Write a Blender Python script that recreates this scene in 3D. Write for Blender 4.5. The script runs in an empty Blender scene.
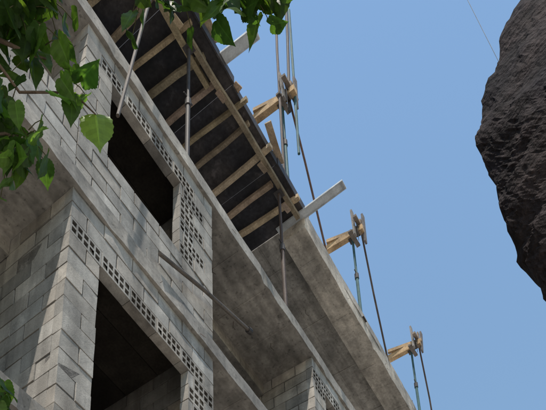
import bpy, math, random
from mathutils import Vector, Matrix, noise
random.seed(7)
S=bpy.context.scene
# ---------------------------------------------------------------- helpers
class MB:
    def __init__(s): s.v=[];s.f=[];s.c=[]
    def quad(s,pts,col):
        b=len(s.v); s.v+= [tuple(p) for p in pts]; s.f.append(tuple(range(b,b+len(pts)))); s.c.append(col)
    def box(s,x0,x1,y0,y1,z0,z1,col=(1,1,1),j=0.0):
        b=len(s.v)
        P=[(x0,y0,z0),(x1,y0,z0),(x1,y1,z0),(x0,y1,z0),(x0,y0,z1),(x1,y0,z1),(x1,y1,z1),(x0,y1,z1)]
        if j: P=[tuple(c+random.uniform(-j,j) for c in p) for p in P]
        s.v+=P
        for f in ((0,3,2,1),(4,5,6,7),(0,1,5,4),(1,2,6,5),(2,3,7,6),(3,0,4,7)):
            s.f.append(tuple(b+i for i in f)); s.c.append(col)
    def slab(s,x0,x1,y0,y1,z0,z1,col=(1,1,1),step=.12,j=.014):
        """long cast slab whose outer (low y) edge is slightly irregular"""
        n=max(1,int((x1-x0)/step));b=len(s.v)
        for i in range(n+1):
            x=x0+(x1-x0)*i/n
            jy=(noise.noise(Vector((x*1.7,z0*5,0)))*1.4+noise.noise(Vector((x*9,z0*5,3)))*.6)*j
            jz=(noise.noise(Vector((x*6,z0*3,7)))+.7*noise.noise(Vector((x*19,z0*3,2))))*j*.8
            chip=max(0,noise.noise(Vector((x*7,z0*9,11)))-.35)*.12
            s.v+=[(x,y0+jy+chip,z0+jz),(x,y1,z0),(x,y1,z1),(x,y0+jy*.6,z1+jz*.5),(x,y0+.08,z0)]
        for i in range(n):
            o=b+i*5
            order=[0,4,1,2,3]
            for k in range(5):
                a,c=order[k],order[(k+1)%5]
                s.f.append((o+a,o+5+a,o+5+c,o+c));s.c.append(col)
        s.f.append((b,b+3,b+2,b+1,b+4));s.c.append(col)
        e=b+n*5;s.f.append((e,e+4,e+1,e+2,e+3));s.c.append(col)
    def beam(s,p0,p1,w,h,col=(1,1,1),seg=1,wob=0.0,up=(0,0,1)):
        p0=Vector(p0);p1=Vector(p1);d=(p1-p0).normalized();u=Vector(up)
        if abs(d.dot(u))>.95:u=Vector((1,0,0))
        a=d.cross(u).normalized();u=a.cross(d).normalized()
        b=len(s.v)
        for i in range(seg+1):
            t=i/seg;c=p0.lerp(p1,t)+a*random.uniform(-wob,wob)+u*random.uniform(-wob,wob)
            for (m,n) in((-1,-1),(1,-1),(1,1),(-1,1)):
                s.v.append(tuple(c+a*m*w/2+u*n*h/2))
        for i in range(seg):
            o=b+i*4
            for k in range(4):
                s.f.append((o+k,o+(k+1)%4,o+4+(k+1)%4,o+4+k));s.c.append(col)
        s.f.append((b+3,b+2,b+1,b));s.c.append(col)
        e=b+seg*4;s.f.append((e,e+1,e+2,e+3));s.c.append(col)
    def cyl(s,p0,p1,r0,r1=None,n=8,col=(1,1,1)):
        s.tube([p0,p1],[r0,r1 if r1 is not None else r0],n,col)
    def tube(s,pts,rs,n=8,col=(1,1,1)):
        pts=[Vector(p) for p in pts];b=len(s.v)
        for i,p in enumerate(pts):
            d=(pts[min(i+1,len(pts)-1)]-pts[max(i-1,0)]).normalized()
            u=Vector((0,0,1)) if abs(d.z)<.9 else Vector((1,0,0))
            a=d.cross(u).normalized();u=a.cross(d)
            for k in range(n):
                t=2*math.pi*k/n
                s.v.append(tuple(p+(a*math.cos(t)+u*math.sin(t))*rs[i]))
        for i in range(len(pts)-1):
            for k in range(n):
                s.f.append((b+i*n+k,b+i*n+(k+1)%n,b+(i+1)*n+(k+1)%n,b+(i+1)*n+k));s.c.append(col)
        s.f.append(tuple(b+k for k in reversed(range(n))));s.c.append(col)
        e=b+(len(pts)-1)*n;s.f.append(tuple(e+k for k in range(n)));s.c.append(col)
    def obj(s,name,mat,parent=None,smooth=False):
        m=bpy.data.meshes.new(name);m.from_pydata(s.v,[],s.f);m.update()
        ca=m.color_attributes.new("Col",'FLOAT_COLOR','CORNER')
        buf=[]
        for f,c in zip(s.f,s.c): buf+=[c[0],c[1],c[2],1.0]*len(f)
        ca.data.foreach_set('color',buf)
        if smooth: m.polygons.foreach_set('use_smooth',[True]*len(m.polygons))
        m.materials.append(mat)
        o=bpy.data.objects.new(name,m);S.collection.objects.link(o)
        if parent:o.parent=parent
        return o
def empty(name):
    o=bpy.data.objects.new(name,None);S.collection.objects.link(o);return o

def mat(name,base,rough=.9,var=.35,scale=2.0,fine=40,bump=.3,bdist=.01,tint=None,trans=0,streak=0,spec=.3,metal=0,stretch=(1,1,1),pits=0,blot=0):
    m=bpy.data.materials.new(name);m.use_nodes=True;nt=m.node_tree;N=nt.nodes;L=nt.links
    bs=N['Principled BSDF'];bs.inputs['Roughness'].default_value=rough
    bs.inputs['Specular IOR Level'].default_value=spec;bs.inputs['Metallic'].default_value=metal
    tc=N.new('ShaderNodeTexCoord')
    mp=N.new('ShaderNodeMapping');mp.inputs['Scale'].default_value=stretch;L.new(tc.outputs['Object'],mp.inputs['Vector'])
    n1=N.new('ShaderNodeTexNoise');n1.inputs['Scale'].default_value=scale;n1.inputs['Detail'].default_value=7;n1.inputs['Roughness'].default_value=.65
    n2=N.new('ShaderNodeTexNoise');n2.inputs['Scale'].default_value=fine;n2.inputs['Detail'].default_value=4
    L.new(mp.outputs[0],n1.inputs['Vector']);L.new(mp.outputs[0],n2.inputs['Vector'])
    r1=N.new('ShaderNodeMapRange');r1.inputs[1].default_value=.3;r1.inputs[2].default_value=.7
    r1.inputs[3].default_value=1-var;r1.inputs[4].default_value=1+var;L.new(n1.outputs[0],r1.inputs[0])
    r2=N.new('ShaderNodeMapRange');r2.inputs[1].default_value=.3;r2.inputs[2].default_value=.7
    r2.inputs[3].default_value=1-var*.5;r2.inputs[4].default_value=1+var*.5;L.new(n2.outputs[0],r2.inputs[0])
    mu=N.new('ShaderNodeMath');mu.operation='MULTIPLY';L.new(r1.outputs[0],mu.inputs[0]);L.new(r2.outputs[0],mu.inputs[1])
    last=mu
    def mulin(o):
        nonlocal last
        m3=N.new('ShaderNodeMath');m3.operation='MULTIPLY';L.new(last.outputs[0],m3.inputs[0]);L.new(o,m3.inputs[1]);last=m3
    if streak:
        mp2=N.new('ShaderNodeMapping');mp2.inputs['Scale'].default_value=(6,6,.35);L.new(tc.outputs['Object'],mp2.inputs['Vector'])
        n3=N.new('ShaderNodeTexNoise');n3.inputs['Scale'].default_value=1.2;n3.inputs['Detail'].default_value=5;L.new(mp2.outputs[0],n3.inputs['Vector'])
        r3=N.new('ShaderNodeMapRange');r3.inputs[1].default_value=.35;r3.inputs[2].default_value=.6;r3.inputs[3].default_value=1-streak;r3.inputs[4].default_value=1.05
        L.new(n3.outputs[0],r3.inputs[0]);mulin(r3.outputs[0])
    if blot:   # pale cement smears
        n7=N.new('ShaderNodeTexNoise');n7.inputs['Scale'].default_value=5.5;n7.inputs['Detail'].default_value=8;n7.inputs['Roughness'].default_value=.7;L.new(tc.outputs['Object'],n7.inputs['Vector'])
        r7=N.new('ShaderNodeMapRange');r7.inputs[1].default_value=.56;r7.inputs[2].default_value=.66;r7.inputs[3].default_value=1;r7.inputs[4].default_value=1+blot
        L.new(n7.outputs[0],r7.inputs[0]);mulin(r7.outputs[0])
        n8=N.new('ShaderNodeTexNoise');n8.inputs['Scale'].default_value=2.3;n8.inputs['Detail'].default_value=9;n8.inputs['Roughness'].default_value=.75;L.new(tc.outputs['Object'],n8.inputs['Vector'])
        r8=N.new('ShaderNodeMapRange');r8.inputs[1].default_value=.33;r8.inputs[2].default_value=.47;r8.inputs[3].default_value=1-min(.4,blot*1.3);r8.inputs[4].default_value=1
        L.new(n8.outputs[0],r8.inputs[0]);mulin(r8.outputs[0])
    if pits:
        n5=N.new('ShaderNodeTexNoise');n5.inputs['Scale'].default_value=22;n5.inputs['Detail'].default_value=2;L.new(tc.outputs['Object'],n5.inputs['Vector'])
        r5=N.new('ShaderNodeMapRange');r5.inputs[1].default_value=.30;r5.inputs[2].default_value=.37;r5.inputs[3].default_value=1-pits;r5.inputs[4].default_value=1
        L.new(n5.outputs[0],r5.inputs[0]);mulin(r5.outputs[0])
        mp6=N.new('ShaderNodeMapping');mp6.inputs['Scale'].default_value=(.5,4.5,1);mp6.inputs['Rotation'].default_value=(0,0,.15);L.new(tc.outputs['Object'],mp6.inputs['Vector'])
        n6=N.new('ShaderNodeTexNoise');n6.inputs['Scale'].default_value=1.6;n6.inputs['Detail'].default_value=6;L.new(mp6.outputs[0],n6.inputs['Vector'])
        r6=N.new('ShaderNodeMapRange');r6.inputs[1].default_value=.38;r6.inputs[2].default_value=.62;r6.inputs[3].default_value=.72;r6.inputs[4].default_value=1.15
        L.new(n6.outputs[0],r6.inputs[0]);mulin(r6.outputs[0])
    at=N.new('ShaderNodeAttribute');at.attribute_name='Col'
    vm=N.new('ShaderNodeVectorMath');vm.operation='MULTIPLY';vm.inputs[1].default_value=base;L.new(at.outputs['Color'],vm.inputs[0])
    if tint:
        mx=N.new('ShaderNodeMix');mx.data_type='RGBA';mx.inputs[6].default_value=(*base,1);mx.inputs[7].default_value=(*tint,1)
        n4=N.new('ShaderNodeTexNoise');n4.inputs['Scale'].default_value=scale*.6;n4.inputs['Detail'].default_value=5
        L.new(tc.outputs['Object'],n4.inputs['Vector'])
        r4=N.new('ShaderNodeMapRange');r4.inputs[1].default_value=.42;r4.inputs[2].default_value=.62;L.new(n4.outputs[0],r4.inputs[0]);L.new(r4.outputs[0],mx.inputs[0])
        L.new(mx.outputs[2],vm.inputs[1])
    sc=N.new('ShaderNodeVectorMath');sc.operation='SCALE';L.new(vm.outputs[0],sc.inputs[0]);L.new(last.outputs[0],sc.inputs['Scale'])
    L.new(sc.outputs[0],bs.inputs['Base Color'])
    bp=N.new('ShaderNodeBump');bp.inputs['Strength'].default_value=bump;bp.inputs['Distance'].default_value=bdist
    L.new(n2.outputs[0],bp.inputs['Height'])
    bp2=N.new('ShaderNodeBump');bp2.inputs['Strength'].default_value=bump;bp2.inputs['Distance'].default_value=bdist*3
    L.new(n1.outputs[0],bp2.inputs['Height']);L.new(bp.outputs[0],bp2.inputs['Normal'])
    L.new(bp2.outputs[0],bs.inputs['Normal'])
    if trans:
        tr=N.new('ShaderNodeBsdfTranslucent')
        g=N.new('ShaderNodeVectorMath');g.operation='MULTIPLY';g.inputs[1].default_value=(2.6,2.5,.9);L.new(sc.outputs[0],g.inputs[0]);L.new(g.outputs[0],tr.inputs['Color'])
        ms=N.new('ShaderNodeMixShader');ms.inputs[0].default_value=trans
        L.new(bs.outputs[0],ms.inputs[1]);L.new(tr.outputs[0],ms.inputs[2]);L.new(ms.outputs[0],N['Material Output'].inputs['Surface'])
    return m
M_block=mat('concrete_block',(.37,.342,.305),var=.26,scale=3,fine=90,bump=.4,bdist=.004,streak=.3,blot=.25)
M_mortar=mat('mortar',(.15,.138,.125),var=.35,scale=5,fine=60,bump=.6,blot=.8)
M_conc=mat('cast_concrete',(.42,.382,.335),var=.27,scale=1.3,fine=25,bump=.4,bdist=.007,tint=(.29,.268,.24),pits=.35,streak=.22,blot=.22)
M_ply=mat('film_plywood',(.019,.018,.021),rough=.6,var=.6,scale=1.6,fine=20,bump=.1,tint=(.055,.046,.042),blot=.9)
M_wood=mat('rough_timber',(.33,.255,.18),var=.45,scale=3,fine=45,bump=.4,bdist=.004,blot=.25)
M_steel=mat('painted_rusty_steel',(1,1,1),rough=.65,var=.35,scale=8,fine=60,bump=.2,bdist=.002)
M_zinc=mat('galvanised_plank',(.55,.57,.58),rough=.6,var=.18,scale=5,fine=50,bump=.1,blot=.15)
M_leaf=mat('leaf',(1,1,1),rough=.5,var=.15,scale=14,fine=60,bump=.25,bdist=.003,trans=.45,spec=.35)
M_bark=mat('bark',(.12,.085,.06),var=.4,scale=9,fine=50,bump=.8,bdist=.01)
M_rock=mat('dark_rock',(.030,.022,.021),var=.65,scale=2.4,fine=18,bump=.9,bdist=.03,tint=(.013,.010,.012),blot=.7,spec=.12)
M_ground=mat('dusty_concrete_ground',(.41,.38,.34),var=.25,scale=.6,fine=12,bump=.4)

# ---------------------------------------------------------------- world frame
# X runs along the facade, +Y goes into the building, Z up; eye at the origin, ground 1.6 m below
GZ=-1.6; D=3.53; TF=.10
def bcol():
    v=random.gauss(1,.11); w=random.uniform(-.025,.03)
    if random.random()<.14: v*=.78
    return (v*(1+w),v,v*(1-w))
def hollow(mb,axis,a0,a1,z0,z1,f,back,sgn,col):
    def pt(a,d,z):
        return (a,f+d*sgn,z) if axis=='x' else (f+d*sgn,a,z)
    nx=max(1,round((a1-a0)/.085));nz=2
    W=(a1-a0);H=(z1-z0);wx=.02;wz=.024
    cx=(W-wx*(nx+1))/nx;cz=(H-wz*(nz+1))/nz
    xs=[a0];
    for i in range(nx): xs+= [xs[-1]+wx]; xs+=[xs[-1]+cx]
    xs.append(a1)
    zs=[z0]
    for i in range(nz): zs+=[zs[-1]+wz]; zs+=[zs[-1]+cz]
    zs.append(z1)
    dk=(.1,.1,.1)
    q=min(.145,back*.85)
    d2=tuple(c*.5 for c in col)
    for i in range(len(xs)-1):
        for k in range(len(zs)-1):
            A,B,C,E=xs[i],xs[i+1],zs[k],zs[k+1]
            if i%2==1 and k%2==1 and i<len(xs)-2 and k<len(zs)-2:
                if random.random()<.15:   # cell clogged with mortar
                    mb.quad([pt(A,.02,C),pt(B,.012,C),pt(B,.02,E),pt(A,.01,E)],tuple(c*.85 for c in col));continue
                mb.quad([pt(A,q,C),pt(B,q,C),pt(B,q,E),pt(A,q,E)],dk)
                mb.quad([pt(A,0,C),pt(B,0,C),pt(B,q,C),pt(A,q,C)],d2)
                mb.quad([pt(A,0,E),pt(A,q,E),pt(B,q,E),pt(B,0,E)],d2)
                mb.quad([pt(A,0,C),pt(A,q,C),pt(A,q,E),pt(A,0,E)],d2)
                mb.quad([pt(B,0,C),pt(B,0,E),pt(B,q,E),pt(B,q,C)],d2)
            else:
                mb.quad([pt(A,0,C),pt(B,0,C),pt(B,0,E),pt(A,0,E)],col)
    b=back
    mb.quad([pt(a0,0,z0),pt(a0,b,z0),pt(a0,b,z1),pt(a0,0,z1)],col)
    mb.quad([pt(a1,0,z0),pt(a1,0,z1),pt(a1,b,z1),pt(a1,b,z0)],col)
    mb.quad([pt(a0,0,z0),pt(a1,0,z0),pt(a1,b,z0),pt(a0,b,z0)],col)
    mb.quad([pt(a0,0,z1),pt(a0,b,z1),pt(a1,b,z1),pt(a1,0,z1)],col)
BL=MB();MO=MB()
def wall(axis,a0,a1,z0,z1,f,th=.2,sgn=1,holes=()):
    n=max(1,round((z1-z0)/.2));ch=(z1-z0)/n;g=.014
    for c in range(n):
        za=z0+c*ch;zb=za+ch;zm=(za+zb)/2
        segs=[(a0,a1)]
        for h in holes:
            if h[2]-.001<zm<h[3]+.001:
                ns=[]
                for s in segs:
                    if h[1]<=s[0] or h[0]>=s[1]: ns.append(s)
                    else:
                        if h[0]>s[0]+.03: ns.append((s[0],h[0]))
                        if h[1]<s[1]-.03: ns.append((h[1],s[1]))
                segs=ns
        for (s0,s1) in segs:
            r=.011
            off=(c%2)*.2+random.uniform(-.012,.012)
            k=math.floor((s0-off)/.4)
            x=s0
            while x<s1-.02:
                nx=(k+1)*.4+off
                k+=1
                if nx<=x+.05: continue
                e=min(nx,s1)
                if s1-e<.06: e=s1
                gg=g*random.uniform(.6,1.6)
                A=x+(gg/2 if x>s0 else 0);B=e-(gg/2 if e<s1 else 0)
                hol=random.random()<.004
                for h in holes:
                    if h[4]:
                        if A<h[1]+.15 and B>h[0]-.15 and 0<zm-h[3]<ch*1.05: hol=True
                        if h[2]<zm<h[3]+ch and -.01<A-h[1]<.25: hol=True
                j=random.uniform(-.004,.004);ff=f+j
                rr=random.uniform(.005,.014)
                y0,y1=sorted((f+sgn*rr,f+sgn*(th-r)))
                MA,MB_=max(x,s0+.01),min(e,s1-.01)
                if not (hol and B-A>.12):
                    if axis=='x': MO.box(MA,MB_,y0,y1,za,zb)
                    else: MO.box(y0,y1,MA,MB_,za,zb)
                col=bcol()
                zA,zB=za+g/2+random.uniform(-.003,.003),zb-g/2+random.uniform(-.003,.003)
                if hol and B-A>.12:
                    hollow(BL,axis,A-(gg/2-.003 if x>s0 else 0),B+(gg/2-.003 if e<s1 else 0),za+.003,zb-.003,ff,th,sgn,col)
                else:
                    y0,y1=sorted((ff,f+sgn*th))
                    if axis=='x': BL.box(A,B,y0,y1,zA,zB,col,j=.0035)
                    else: BL.box(y0,y1,A,B,zA,zB,col,j=.0035)
                x=e
bld=empty('apartment_building')
slabs=[(1.75,1.95),(4.50,4.70),(7.45,7.65),(9.97,10.17)]
CO=MB();CF=MB()
PER=4.74;W=2.17
XL,XR=-6.48,14.65
YB=12.0
floors=[(GZ,1.75),(1.95,4.50),(4.70,7.45),(7.65,9.97)]
for k in range(-2,3):
    x0=3.0+PER*k;x1=x0+W
    for fi,(z0,z1) in enumerate(floors):
        if fi==3: h=(x0+.38,x0+1.54,z0+.78,z1-.34,True)
        elif fi==2: h=(x0+.38,x0+1.72,z0+.30,z1-.60,True)
        else: h=(x0+.38,x0+1.6,z0+.5,z1-.45,True)
        wall('x',x0,x1,z0,z1,D,th=TF,holes=[h])
        wall('y',D+TF,5.4,z0,z1,x0,sgn=1)
        wall('y',D+TF,5.4,z0,z1,x1,sgn=-1)
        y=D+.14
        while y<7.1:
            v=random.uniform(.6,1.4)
            CF.box(x0+.21,x1-.21,y,y+.46,z1-.05,z1-.02,(v,v*.95,v*.9));y+=.47  # added dark boards, painted shade so the rooms behind the openings read darker
        if k<2:
            a,b=x1,x0+PER
            wall('x',a-.2,b+.2,z0,z1,5.4,holes=[(a+.7,a+1.7,z0,z0+2.1,False)])
            if (fi in(1,3) and k!=0) or fi==1:
                wall('x',a+.012,b-.012,z0,z0+.8,D,th=.15)
for (z0,z1) in slabs:
    CO.slab(XL-.03,XR+.03,D-.035,YB,z0,z1)
CO.box(XL,XR,YB+.003,YB+.2,GZ,10.1)
for x in (XL-.26,XR+.04): 
    CO.box(x,x+.2,D+.2,YB,GZ,10.17)
for k in range(-2,3):
    x0=3.0+PER*k
    for z0,z1 in floors:
        CO.box(x0-.2,x0-.01,5.62,YB-.01,z0+.002,z1-.002,(.8,.8,.8))
        CO.box(x0+W*.5,x0+W*.5+.18,8,YB-.01,z0+.002,z1-.002,(.8,.8,.8))
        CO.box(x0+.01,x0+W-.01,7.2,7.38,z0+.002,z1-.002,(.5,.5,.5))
for (z0,z1) in slabs[1:]:
    for k in range(-2,2):
        a=3.0+PER*k+W
        CO.box(a+.003,a+2.564,4.35,4.6,z0-.22,z0-.001,(.9,.9,.9))
        for i in range(1,4):
            CO.box(a+i*.64,a+i*.64+.012,D+.05,4.34,z0-.006,z0+.01,(1.15,1.15,1.15))
for x in (-4.2,.2,4.4,8.3,11.6,14.2):
    for y in (5.0,9.0): CO.box(x,x+.35,y,y+.35,10.171,12.899)
CO.slab(7.66,17.2,3.452,YB,12.903,13.1)
CO.slab(7.662,17.2,3.45,3.86,12.64,12.899,(1.15,1.12,1.07))
for x in (8.2,9.42,10.64,11.86,13.08,14.3,15.5):
    CO.box(x,x+.014,3.862,YB-1,12.893,12.91,(1.15,1.15,1.15))
    CO.box(x,x+.012,3.55,3.862,12.633,12.65,(1.12,1.12,1.12))
for y in (4.3,4.9,5.5): CO.box(7.67,17.1,y,y+.012,12.894,12.91,(1.12,1.12,1.12))
BL.obj('block_walls',M_block,bld);MO.obj('mortar_joints',M_mortar,bld);CO.obj('concrete_frame',M_conc,bld);CF.obj('ceiling_shade_boards',mat('painted_ceiling_shade',(.05,.044,.038),var=.4,scale=4),bld)  # last mesh: added ceiling boards whose dark colour stands in for shade
RB=MB()
for i in range(60):
    x=random.uniform(-2,16.8)
    if x<7.7: z=10.17;y=random.choice((3.6,3.7,3.62))
    else: z=13.09;y=random.uniform(3.5,3.6)
    if i%3: 
        RB.tube([(x,y,z-.02),(x+random.uniform(-.05,.05),y-random.uniform(0,.05),z+random.uniform(.06,.2))],[.006,.006],6,(.8,.7,.6))
    zz=random.choice((7.45,9.97,12.66));x=random.uniform(-1,16)
    if zz>12 and x<7.7: continue
    if i%2: RB.tube([(x,D-.04 if zz<12 else 3.45,zz+.05),(x+random.uniform(-.04,.04),D-.08-random.uniform(0,.05) if zz<12 else 3.40,zz+.03-random.uniform(0,.12))],[.0025,.0015],5,(.5,.4,.35))
for (x,y,z) in [(5.8,3.95,9.97),(6.6,4.15,9.97),(7.2,3.9,9.97),(9.1,4.2,12.9),(10.2,4.1,12.9),(2.2,3.9,9.97),(1.9,4.1,7.45)]:
    L=random.uniform(.08,.2);a=random.uniform(-.05,.05)
    RB.tube([(x,y,z+.02),(x+a*.3,y+.01,z-L*.5),(x+a,y-.03,z-L)],[.004,.003,.003],5,(.35,.3,.3))
RB.obj('rebar_and_tie_wires',mat('rebar',(.16,.10,.07),var=.3,scale=20),bld)

# ---------------------------------------------------------------- slab formwork
fw=empty('slab_formwork')
PL=MB();x=-3.0
while x<7.6:
    e=min(x+1.22,7.655);y=3.43+random.uniform(-.03,.02)
    for (ya,yb) in((y,4.65),(4.656,5.87),(5.876,7.1)):
        d=random.uniform(0,.006);c=random.uniform(.6,1.7)
        PL.box(x,e-.006,ya,yb,12.90+d,12.921+d,(c,c,c))
    PL.box(x,e-.01,y-.022,y-.001,12.88,13.08+random.uniform(-.05,.05),(random.uniform(.7,1.3),)*3)
    x+=1.22
PL.obj('plywood_sheets',M_ply,fw)
WD=MB();x=-2.9
def wc():
    v=random.uniform(.65,1.4);return (v*random.uniform(.97,1.05),v*random.uniform(.95,1.03),v*random.uniform(.85,1.08))
while x<7.65:
    o=random.uniform(-.09,.09)
    WD.beam((x+o,3.42+random.uniform(-.10,.22),12.86),(x-o,5.6,12.86),random.uniform(.05,.08),.075,wc(),5,.011)
    x+=.44+random.uniform(-.12,.1)
WD.beam((4.75,3.56,12.775),(7.55,3.5,12.775),.065,.08,wc(),5,.009)
WD.beam((-1.2,3.60,12.775),(3.1,3.52,12.775),.07,.08,wc(),5,.009)
WD.beam((2.95,3.62,12.77),(5.3,3.68,12.77),.065,.08,wc(),5,.009)
WD.beam((-2.8,4.55,12.775),(3.2,4.6,12.775),.1,.08,wc(),6,.004)
WD.beam((2.9,4.7,12.775),(7.6,4.62,12.775),.1,.08,wc(),6,.004)
# packing offcuts and boards resting on the bearers
WD.beam((5.6,3.35,12.945),(5.75,3.9,12.945),.12,.022,wc(),2,.004)
WD.beam((4.3,3.28,13.09),(5.1,3.40,13.11),.12,.022,wc(),2,.004)
WD.beam((6.3,3.30,13.09),(6.9,3.42,13.10),.10,.022,wc(),2,.004)
for x in (3.2,4.4,5.4,6.5,7.2): WD.beam((x,3.58,12.722),(x+.16,3.56,12.722),.07,.024,wc(),1,.002)
WD.obj('timber_joists',M_wood,fw)

RUST=(.075,.052,.042);GRN=(.04,.095,.10);DK=(.05,.044,.042)
def prop(x,y,z0,z1,col=RUST,dx=0,dy=0,n='steel_prop',join=.55):
    p0=Vector((x,y,z0));p1=Vector((x+dx,y+dy,z1));m=MB()
    d=(p1-p0)
    mid=p0+d*join
    m.cyl(p0,mid,.030,n=10,col=col)
    m.cyl(mid,p1,.023,n=10,col=tuple(c*.8 for c in col))
    m.cyl(mid-d.normalized()*.09,mid+d.normalized()*.03,.041,n=10,col=DK)
    m.beam(mid+Vector((-.09,0,.06)),mid+Vector((.09,0,.06)),.014,.014,DK)
    m.beam(p0,p0+Vector((0,0,.008)),.14,.14,DK)
    m.beam(p1-Vector((0,0,.008)),p1,.13,.13,DK)
    return m.obj(n,M_steel)
prop(7.1,3.58,10.172,12.73,RUST,dx=-.05,dy=-.02)
prop(4.78,3.62,10.172,12.73,DK,dx=.02,dy=0)
prop(2.6,3.62,10.172,12.73,RUST)
prop(.6,3.62,10.172,12.73,RUST)
for x in (-1.5,1.2,3.7,5.9): prop(x,4.62,10.172,12.73,RUST)

def pole(name,pts,r,col,mt=None,knob=False):
    m=MB();m.tube(pts,[r]*len(pts),9,col)
    if knob:
        a=Vector(pts[-1]);d=(Vector(pts[-1])-Vector(pts[-2])).normalized()
        m.cyl(a-d*.02,a+d*.05,r*1.7,n=9,col=DK)
    return m.obj(name,mt or M_steel)
pole('wooden_pole',[(4.12,3.455,7.83),(4.9,3.44,8.14),(5.82,3.45,8.49)],.022,(.12,.10,.085),knob=True)
pole('wooden_pole',[(3.26,3.3,8.60),(3.55,3.31,10.6),(3.92,3.36,12.9)],.018,(.10,.08,.065))

# ---------------------------------------------------------------- outriggers above the slab
M_wb=mat('weathered_board',(.19,.17,.155),var=.35,scale=6,fine=60)
def outrigger(X,zs=12.92,s=0):
    rs=random.Random(s)
    r=empty('timber_outrigger')
    u=lambda a:rs.uniform(-a,a)
    w=MB();zz=15.12
    w.beam((X+u(.03),4.95,zz),(X+.02,3.20+u(.05),zz),.105,.13,(1.15,1.02,.82),3,.005)
    w.beam((X-.07,3.95,zz+.11),(X+.07,3.30+u(.08),zz+.10),.06,.08,(1.0,.9,.75),2,.003)
    w.obj('bearer',M_wood,r)
    g=MB()
    g.beam((X-.10+u(.03),3.36,zz-.26+u(.06)),(X-.10+u(.05),3.38,zz+.42+u(.08)),.035,.09,(1,1,1),2,.003)
    g.beam((X+.11+u(.03),3.26,zz-.20+u(.06)),(X+.13+u(.05),3.24,zz+.38+u(.08)),.035,.10,(.8,.8,.85),2,.003)
    g.beam((X-.22,3.30,zz+.10+u(.02)),(X+.26,3.30,zz+.16+u(.03)),.07,.04,(1.2,1.1,1),2,.003)
    g.beam((X-.16,3.44,zz-.12),(X+.20,3.42,zz-.10+u(.03)),.07,.04,(.9,.85,.8),2,.003)
    g.beam((X+.02,3.30,zz-.1),(X+.05,3.28,zz+.3+u(.08)),.03,.07,(1.3,1.1,.9),2,.003)
    g.obj('clamp_boards',M_wb,r)
    m=MB()
    m.cyl((X-.11,3.31,zz+.02),(X+.24,3.31,zz+.02),.012,n=8,col=DK)
    for q in range(5):
        pts=[]
        for t in range(13):
            a=t/12*2*math.pi
            pts.append((X+.02+.085*math.cos(a),3.33+.012*q,zz+.01+.10*math.sin(a)))
        m.tube(pts,[.005]*13,5,DK)
    m.tube([(X-.1,3.33,zz+.2),(X-.12,3.30,zz-.1),(X-.08,3.31,zz-.45+u(.1))],[.006]*3,5,DK)
    m.obj('bolt_and_wire',M_steel,r)
    prop(X+.10,3.48,zs,zz-.07,GRN,dx=-.03)
    prop(X-.06,4.75,zs,zz-.07,GRN)
    return r
outrigger(9.80,s=1);outrigger(12.78,s=2);outrigger(7.12,zs=13.0,s=3)
pole('scaffold_brace',[(9.95,3.34,15.55),(10.5,3.40,14.2),(11.15,3.47,12.95)],.018,RUST)
pole('scaffold_brace',[(12.95,3.34,15.5),(13.5,3.40,14.2),(13.9,3.47,12.95)],.018,RUST)
pole('scaffold_brace',[(7.15,3.38,15.5),(7.8,3.42,14.4),(8.5,3.47,13.1)],.018,(.12,.065,.045))
pole('scaffold_standard',[(7.02,3.44,13.0),(7.0,3.42,16.2),(7.1,3.38,21)],.022,RUST)
pole('scaffold_standard',[(7.20,3.36,14.8),(7.28,3.34,17),(7.3,3.3,21)],.026,DK)
pole('steel_tube',[(7.2,3.25,13.6),(7.22,3.25,17.6)],.022,GRN)
def plank(x0,y0,x1,y1,z,w):
    m=MB();p0=Vector((x0,y0,z));p1=Vector((x1,y1,z+.05))
    m.beam(p0,p1,w,.014,(1,1,1),4,.004)
    d=(p1-p0).normalized();a=Vector((d.y,-d.x,0))
    for s in(-1,1):
        m.beam(p0+a*s*(w/2-.006)+Vector((0,0,-.014)),p1+a*s*(w/2-.006)+Vector((0,0,-.014)),.010,.018,(.85,.85,.85))
    c=p1-d*.03+Vector((0,0,-.012)); m.beam(c-a*w*.45,c+a*w*.45,.03,.01,(.7,.7,.7))
    return m.obj('metal_scaffold_plank',M_zinc)
plank(7.62,3.9,7.60,2.72,12.86,.15)
plank(5.22,3.9,5.30,2.86,12.99,.16)
pts=[]
for i in range(17):
    t=i/16;p=Vector((5.2,.2,8.7)).lerp(Vector((3.6,.9,13.5)),t);p.z-=.3*math.sin(math.pi*t);pts.append(p)
pole('thin_cable',pts,.0022,(.4,.4,.4))

# ---------------------------------------------------------------- rock
R=MB()
prof=[(-.35,GZ-.3),(-.2,1.5),(-.02,3.2),(.10,4.42),(.27,5.71),(.42,6.7),(.55,7.6),(.59,7.87),(.56,8.21),(.38,8.65),(.21,9.08),(-.04,9.28),(-.5,9.75),(-1.1,10.1),(-2.2,10.3),(-3.6,10.0),(-5.0,8.8),(-6.0,6.5),(-6.6,3.5),(-7.0,GZ-.3)]
fine=[]
for i in range(len(prof)-1):
    a=Vector(prof[i]);b=Vector(prof[i+1]);n=max(1,int((b-a).length/(.04 if b.x>-1.2 and b.x<.7 and a.y>3 else .2)))
    for k in range(n): fine.append(a.lerp(b,k/n))
fine.append(Vector(prof[-1]))
nb=20
for i in range(1,nb): fine.append(Vector((-7.0+6.65*i/nb,GZ-.3)))
ctr=Vector((-2.8,3.6))
rings=[]
for k in range(54):
    s=1-(1-(k/54))**1.3; s=max(s,.02)
    rings.append([Vector((5.0-.9*(1-s**3),ctr.x+(p.x-ctr.x)*s,ctr.y+(p.y-ctr.y)*s)) for p in fine])
for k in range(50):
    X=5.0+k*.13;kk=k*.433
    sh=1-.012*kk**1.25
    rings.append([Vector((X,ctr.x+(p.x-ctr.x)*sh,ctr.y+(p.y-ctr.y)*(1-.006*kk**1.4))) for p in fine])
nf=len(fine)
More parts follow.
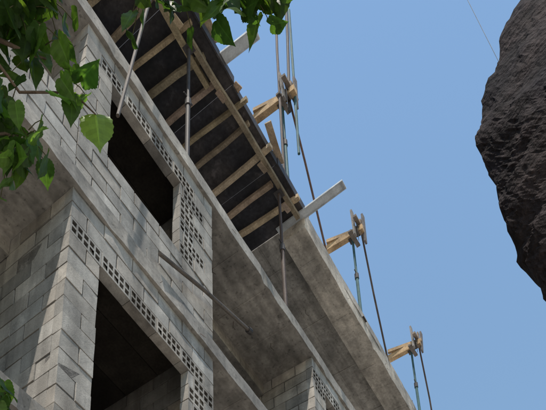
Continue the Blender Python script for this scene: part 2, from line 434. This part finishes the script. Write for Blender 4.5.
for ri,r in enumerate(rings):
    for p in r:
        q=noise.fractal(p*.9,.9,2.1,4)*.18
        c=noise.voronoi(p*1.6)[0]; q+=(c[1]-c[0])*.14-.06
        c=noise.voronoi(p*4+Vector((3,1,2)))[0]; q+=(c[1]-c[0])*.07-.03
        c=noise.voronoi(p*9+Vector((1,5,2)))[0]; q+=(c[1]-c[0])*.03-.01
        q+=noise.fractal(p*9,.8,2.1,3)*.02
        q*=.8
        dd=Vector((-.5,p.y-ctr.x,p.z-ctr.y));dd.normalize()
        R.v.append(tuple(p+dd*q))
for i in range(len(rings)-1):
    for k in range(nf):
        R.f.append((i*nf+k,i*nf+(k+1)%nf,(i+1)*nf+(k+1)%nf,(i+1)*nf+k));R.c.append((1,1,1))
R.obj('rock_cliff',M_rock,smooth=False)

# ---------------------------------------------------------------- tree
tree=empty('broadleaf_tree')
BR=MB();LF=MB()
raw=[(0.0,.03),(.06,-.06),(.16,-.11),(.27,-.09),(.36,.0),(.42,.12),(.44,.25),(.42,.38),(.37,.51),(.30,.64),(.21,.76),(.12,.88),(.045,1.0),(0.0,1.12)]
halfH=[]
for i in range(len(raw)-1):
    halfH.append(raw[i])
    mx=((raw[i][0]+raw[i+1][0])/2,(raw[i][1]+raw[i+1][1])/2)
    if 2<i<12: halfH.append((mx[0]*.95-.006,mx[1]+.012))
halfH.append(raw[-1])
halfL=raw[::2]+[raw[-1]]
def leaf(p,dirv,nrm,size,col,hi=True):
    d=dirv.normalized();a=d.cross(nrm)
    if a.length<.05:a=d.cross(Vector((1,0,0)))
    a.normalize();n=a.cross(d).normalized()
    fold=random.uniform(.0,.45);curl=random.uniform(-.15,.5);ph=random.uniform(0,6);tw=random.uniform(-.4,.4)
    half=halfH if hi else halfL
    def w(x,y):
        z=-fold*abs(x)*(1-.5*abs(x))-curl*y*y*.5+.05*math.sin(y*8+abs(x)*6+ph)*abs(x)*3+tw*x*y
        return tuple(p+(a*x+d*y+n*z)*size)
    fr=(0,.07,.5,1) if hi else (0,1)
    for sg in(-1,1):
        for i in range(len(half)-1):
            x0,y0=half[i];x1,y1=half[i+1]
            m0=max(0,min(1.1,y0*.95));m1=max(0,min(1.1,y1*.95))
            for q in range(len(fr)-1):
                f0,f1=fr[q],fr[q+1]
                kk=1.5 if (hi and q==0) else (1.0+.14*((i//2)%2) if hi else 1)
                pts=[w(sg*x0*f0,m0+(y0-m0)*f0),w(sg*x0*f1,m0+(y0-m0)*f1),w(sg*x1*f1,m1+(y1-m1)*f1),w(sg*x1*f0,m1+(y1-m1)*f0)]
                if sg<0: pts=pts[::-1]
                LF.quad(pts,tuple(c*kk for c in col))
def lcol(k=1):
    t=random.random();v=random.uniform(.6,1.25)*k
    return ((.034+.035*t)*v,(.082+.04*t)*v,(.018+.008*t)*v)
def sprig(c,n,rad,size=.14,droop=.8,hi=True,k=1):
    for i in range(n):
        o=Vector((random.gauss(0,1),random.gauss(0,1),random.gauss(0,.8)))*rad*.5
        p=c+o
        d=Vector((random.uniform(-1,1),random.uniform(-1,1),-droop*random.uniform(.3,1.6)))
        nn=Vector((random.uniform(-1,1),random.uniform(-1,1),.9))
        s=size*random.uniform(.6,1.15)
        leaf(p,d,nn,s,lcol(k),hi)
        e=c+o*.3+Vector((0,0,.03)) if hi else p-d.normalized()*s*.4+Vector((0,0,.02))
        BR.tube([e,(e+p)/2+Vector((0,0,.015)),p],[.0028,.0022,.0018],5,(1,1.3,.8))
def limb(pts,r0,r1,n=8):
    P=[Vector(p) for p in pts];out=[]
    for i in range(len(P)-1):
        for k in range(4):
            t=k/4;q=P[i].lerp(P[i+1],t)
            out.append(q+Vector((noise.noise(q*2.3),noise.noise(q*2.3+Vector((9,0,0))),noise.noise(q*2.3+Vector((0,9,0)))))*min(.06,r0*2))
    out.append(P[-1]);m=len(out)-1
    BR.tube(out,[r0+(r1-r0)*i/m for i in range(m+1)],n)
limb([(-.35,2.5,GZ-.1),(-.3,2.45,.4),(-.15,2.4,2.0),(-.2,2.3,3.4),(-.3,2.2,4.8)],.14,.05,12)
limb([(-.2,2.35,2.9),(.4,2.2,3.7),(1.0,1.95,4.3),(1.3,1.8,4.38)],.03,.005)
limb([(1.0,1.95,4.3),(1.25,1.9,4.15),(1.42,1.75,4.26),(1.50,1.66,4.12)],.008,.003)
limb([(-.15,2.4,2.6),(.5,2.3,3.2),(1.05,2.1,3.75),(1.36,1.93,4.0)],.022,.005)
limb([(-.3,2.25,4.4),(.4,1.7,4.9),(1.1,1.3,4.85),(1.6,1.12,4.70),(1.85,.92,4.66)],.03,.005)
limb([(.4,1.7,4.9),(.9,1.75,4.75),(1.15,1.8,4.55)],.015,.004)
limb([(-.15,2.4,1.4),(.7,2.6,2.1),(1.5,2.35,2.75)],.02,.005)
limb([(-.3,2.2,4.7),(-.9,1.7,5.6),(-1.2,1.2,6.0)],.045,.012)
limb([(-.25,2.25,4.2),(-.9,2.6,5.0),(-1.5,2.7,5.4)],.04,.012)
limb([(-.2,2.3,3.3),(-.6,1.5,4.1),(-.7,.9,4.7)],.04,.012)
for c,n,r,k in [((1.36,1.72,4.22),8,.10,1.35),((1.26,1.80,4.36),7,.12,.9),((1.33,1.94,3.98),18,.16,1.1),((1.27,1.99,4.12),16,.15,.8),((1.29,1.97,3.84),10,.11,1.1),
              ((1.14,1.83,4.50),30,.20,.75),((1.20,1.74,4.62),16,.13,.75),((1.05,1.92,4.42),18,.2,.8),
              ((1.56,1.24,4.67),15,.13,.75),((1.66,1.11,4.66),17,.13,.8),((1.77,.97,4.65),14,.12,.9),((1.46,1.34,4.74),12,.15,.7),((1.84,.90,4.66),8,.10,.8),
              ((1.61,2.25,2.86),12,.11,1.1)]:
    sprig(Vector(c),n,r,.125,k=k)
leaf(Vector((1.50,1.66,4.12)),Vector((.10,-.06,-.75)),Vector((-.75,-.6,.35)),.18,(.13,.21,.035))
leaf(Vector((1.40,1.74,4.24)),Vector((.1,-.1,-.35)),Vector((-.3,-.3,1)),.13,(.07,.15,.028))
for c,n,r in [((-.5,2.0,5.0),150,.9),((-1.1,1.3,5.9),190,.9),((-1.4,2.6,5.4),190,.9),((-.7,.9,4.7),150,.8),((.1,1.9,5.1),90,.5),((.4,1.6,5.4),70,.4),((-.1,2.4,3.6),60,.6),((.8,1.3,5.6),50,.4)]:
    sprig(Vector(c),n,r,.14,hi=False)
BR.obj('trunk_and_branches',M_bark,tree,smooth=True);LF.obj('foliage',M_leaf,tree,smooth=True)

# ---------------------------------------------------------------- ground
G=MB();G.quad([(-600,-600,GZ),(600,-600,GZ),(600,600,GZ),(-600,600,GZ)],(1,1,1));G.obj('ground',M_ground)

# ---------------------------------------------------------------- light
el=math.radians(66);az=math.radians(247)   # compass from +Y towards +X
sd=Vector((math.sin(az)*math.cos(el),math.cos(az)*math.cos(el),math.sin(el)))
sun=bpy.data.lights.new('sun','SUN');sun.energy=5;sun.angle=math.radians(.5);sun.color=(1,.93,.84)
so=bpy.data.objects.new('sun',sun);S.collection.objects.link(so);so.rotation_euler=sd.to_track_quat('Z','Y').to_euler();so.location=(0,0,30)
w=bpy.data.worlds.new("World");S.world=w;w.use_nodes=True;nt=w.node_tree
sky=nt.nodes.new('ShaderNodeTexSky');sky.sky_type='NISHITA';sky.sun_disc=False
sky.sun_elevation=el;sky.sun_rotation=az;sky.altitude=0;sky.air_density=2.4;sky.dust_density=.2;sky.ozone_density=6.0
bg=nt.nodes['Background'];bg.inputs[1].default_value=.15;nt.links.new(sky.outputs[0],bg.inputs[0])

# ---------------------------------------------------------------- camera
e=math.atan(304/776);a=math.atan(597/833)
Rt=Vector((math.sin(a),-math.cos(a),0));Fl=Vector((math.cos(a),math.sin(a),0))
F=Fl*math.cos(e)+Vector((0,0,math.sin(e)));U=Rt.cross(F)
cam=bpy.data.cameras.new('camera');co=bpy.data.objects.new('camera',cam);S.collection.objects.link(co)
co.matrix_world=Matrix(((Rt.x,U.x,-F.x,0),(Rt.y,U.y,-F.y,0),(Rt.z,U.z,-F.z,0),(0,0,0,1)))
cam.sensor_width=36;cam.lens=776/546*36;cam.shift_x=73/546;cam.shift_y=576/546
cam.clip_start=.05;cam.clip_end=3000
S.camera=co
S.view_settings.view_transform='Standard';S.view_settings.look='None';S.view_settings.exposure=0
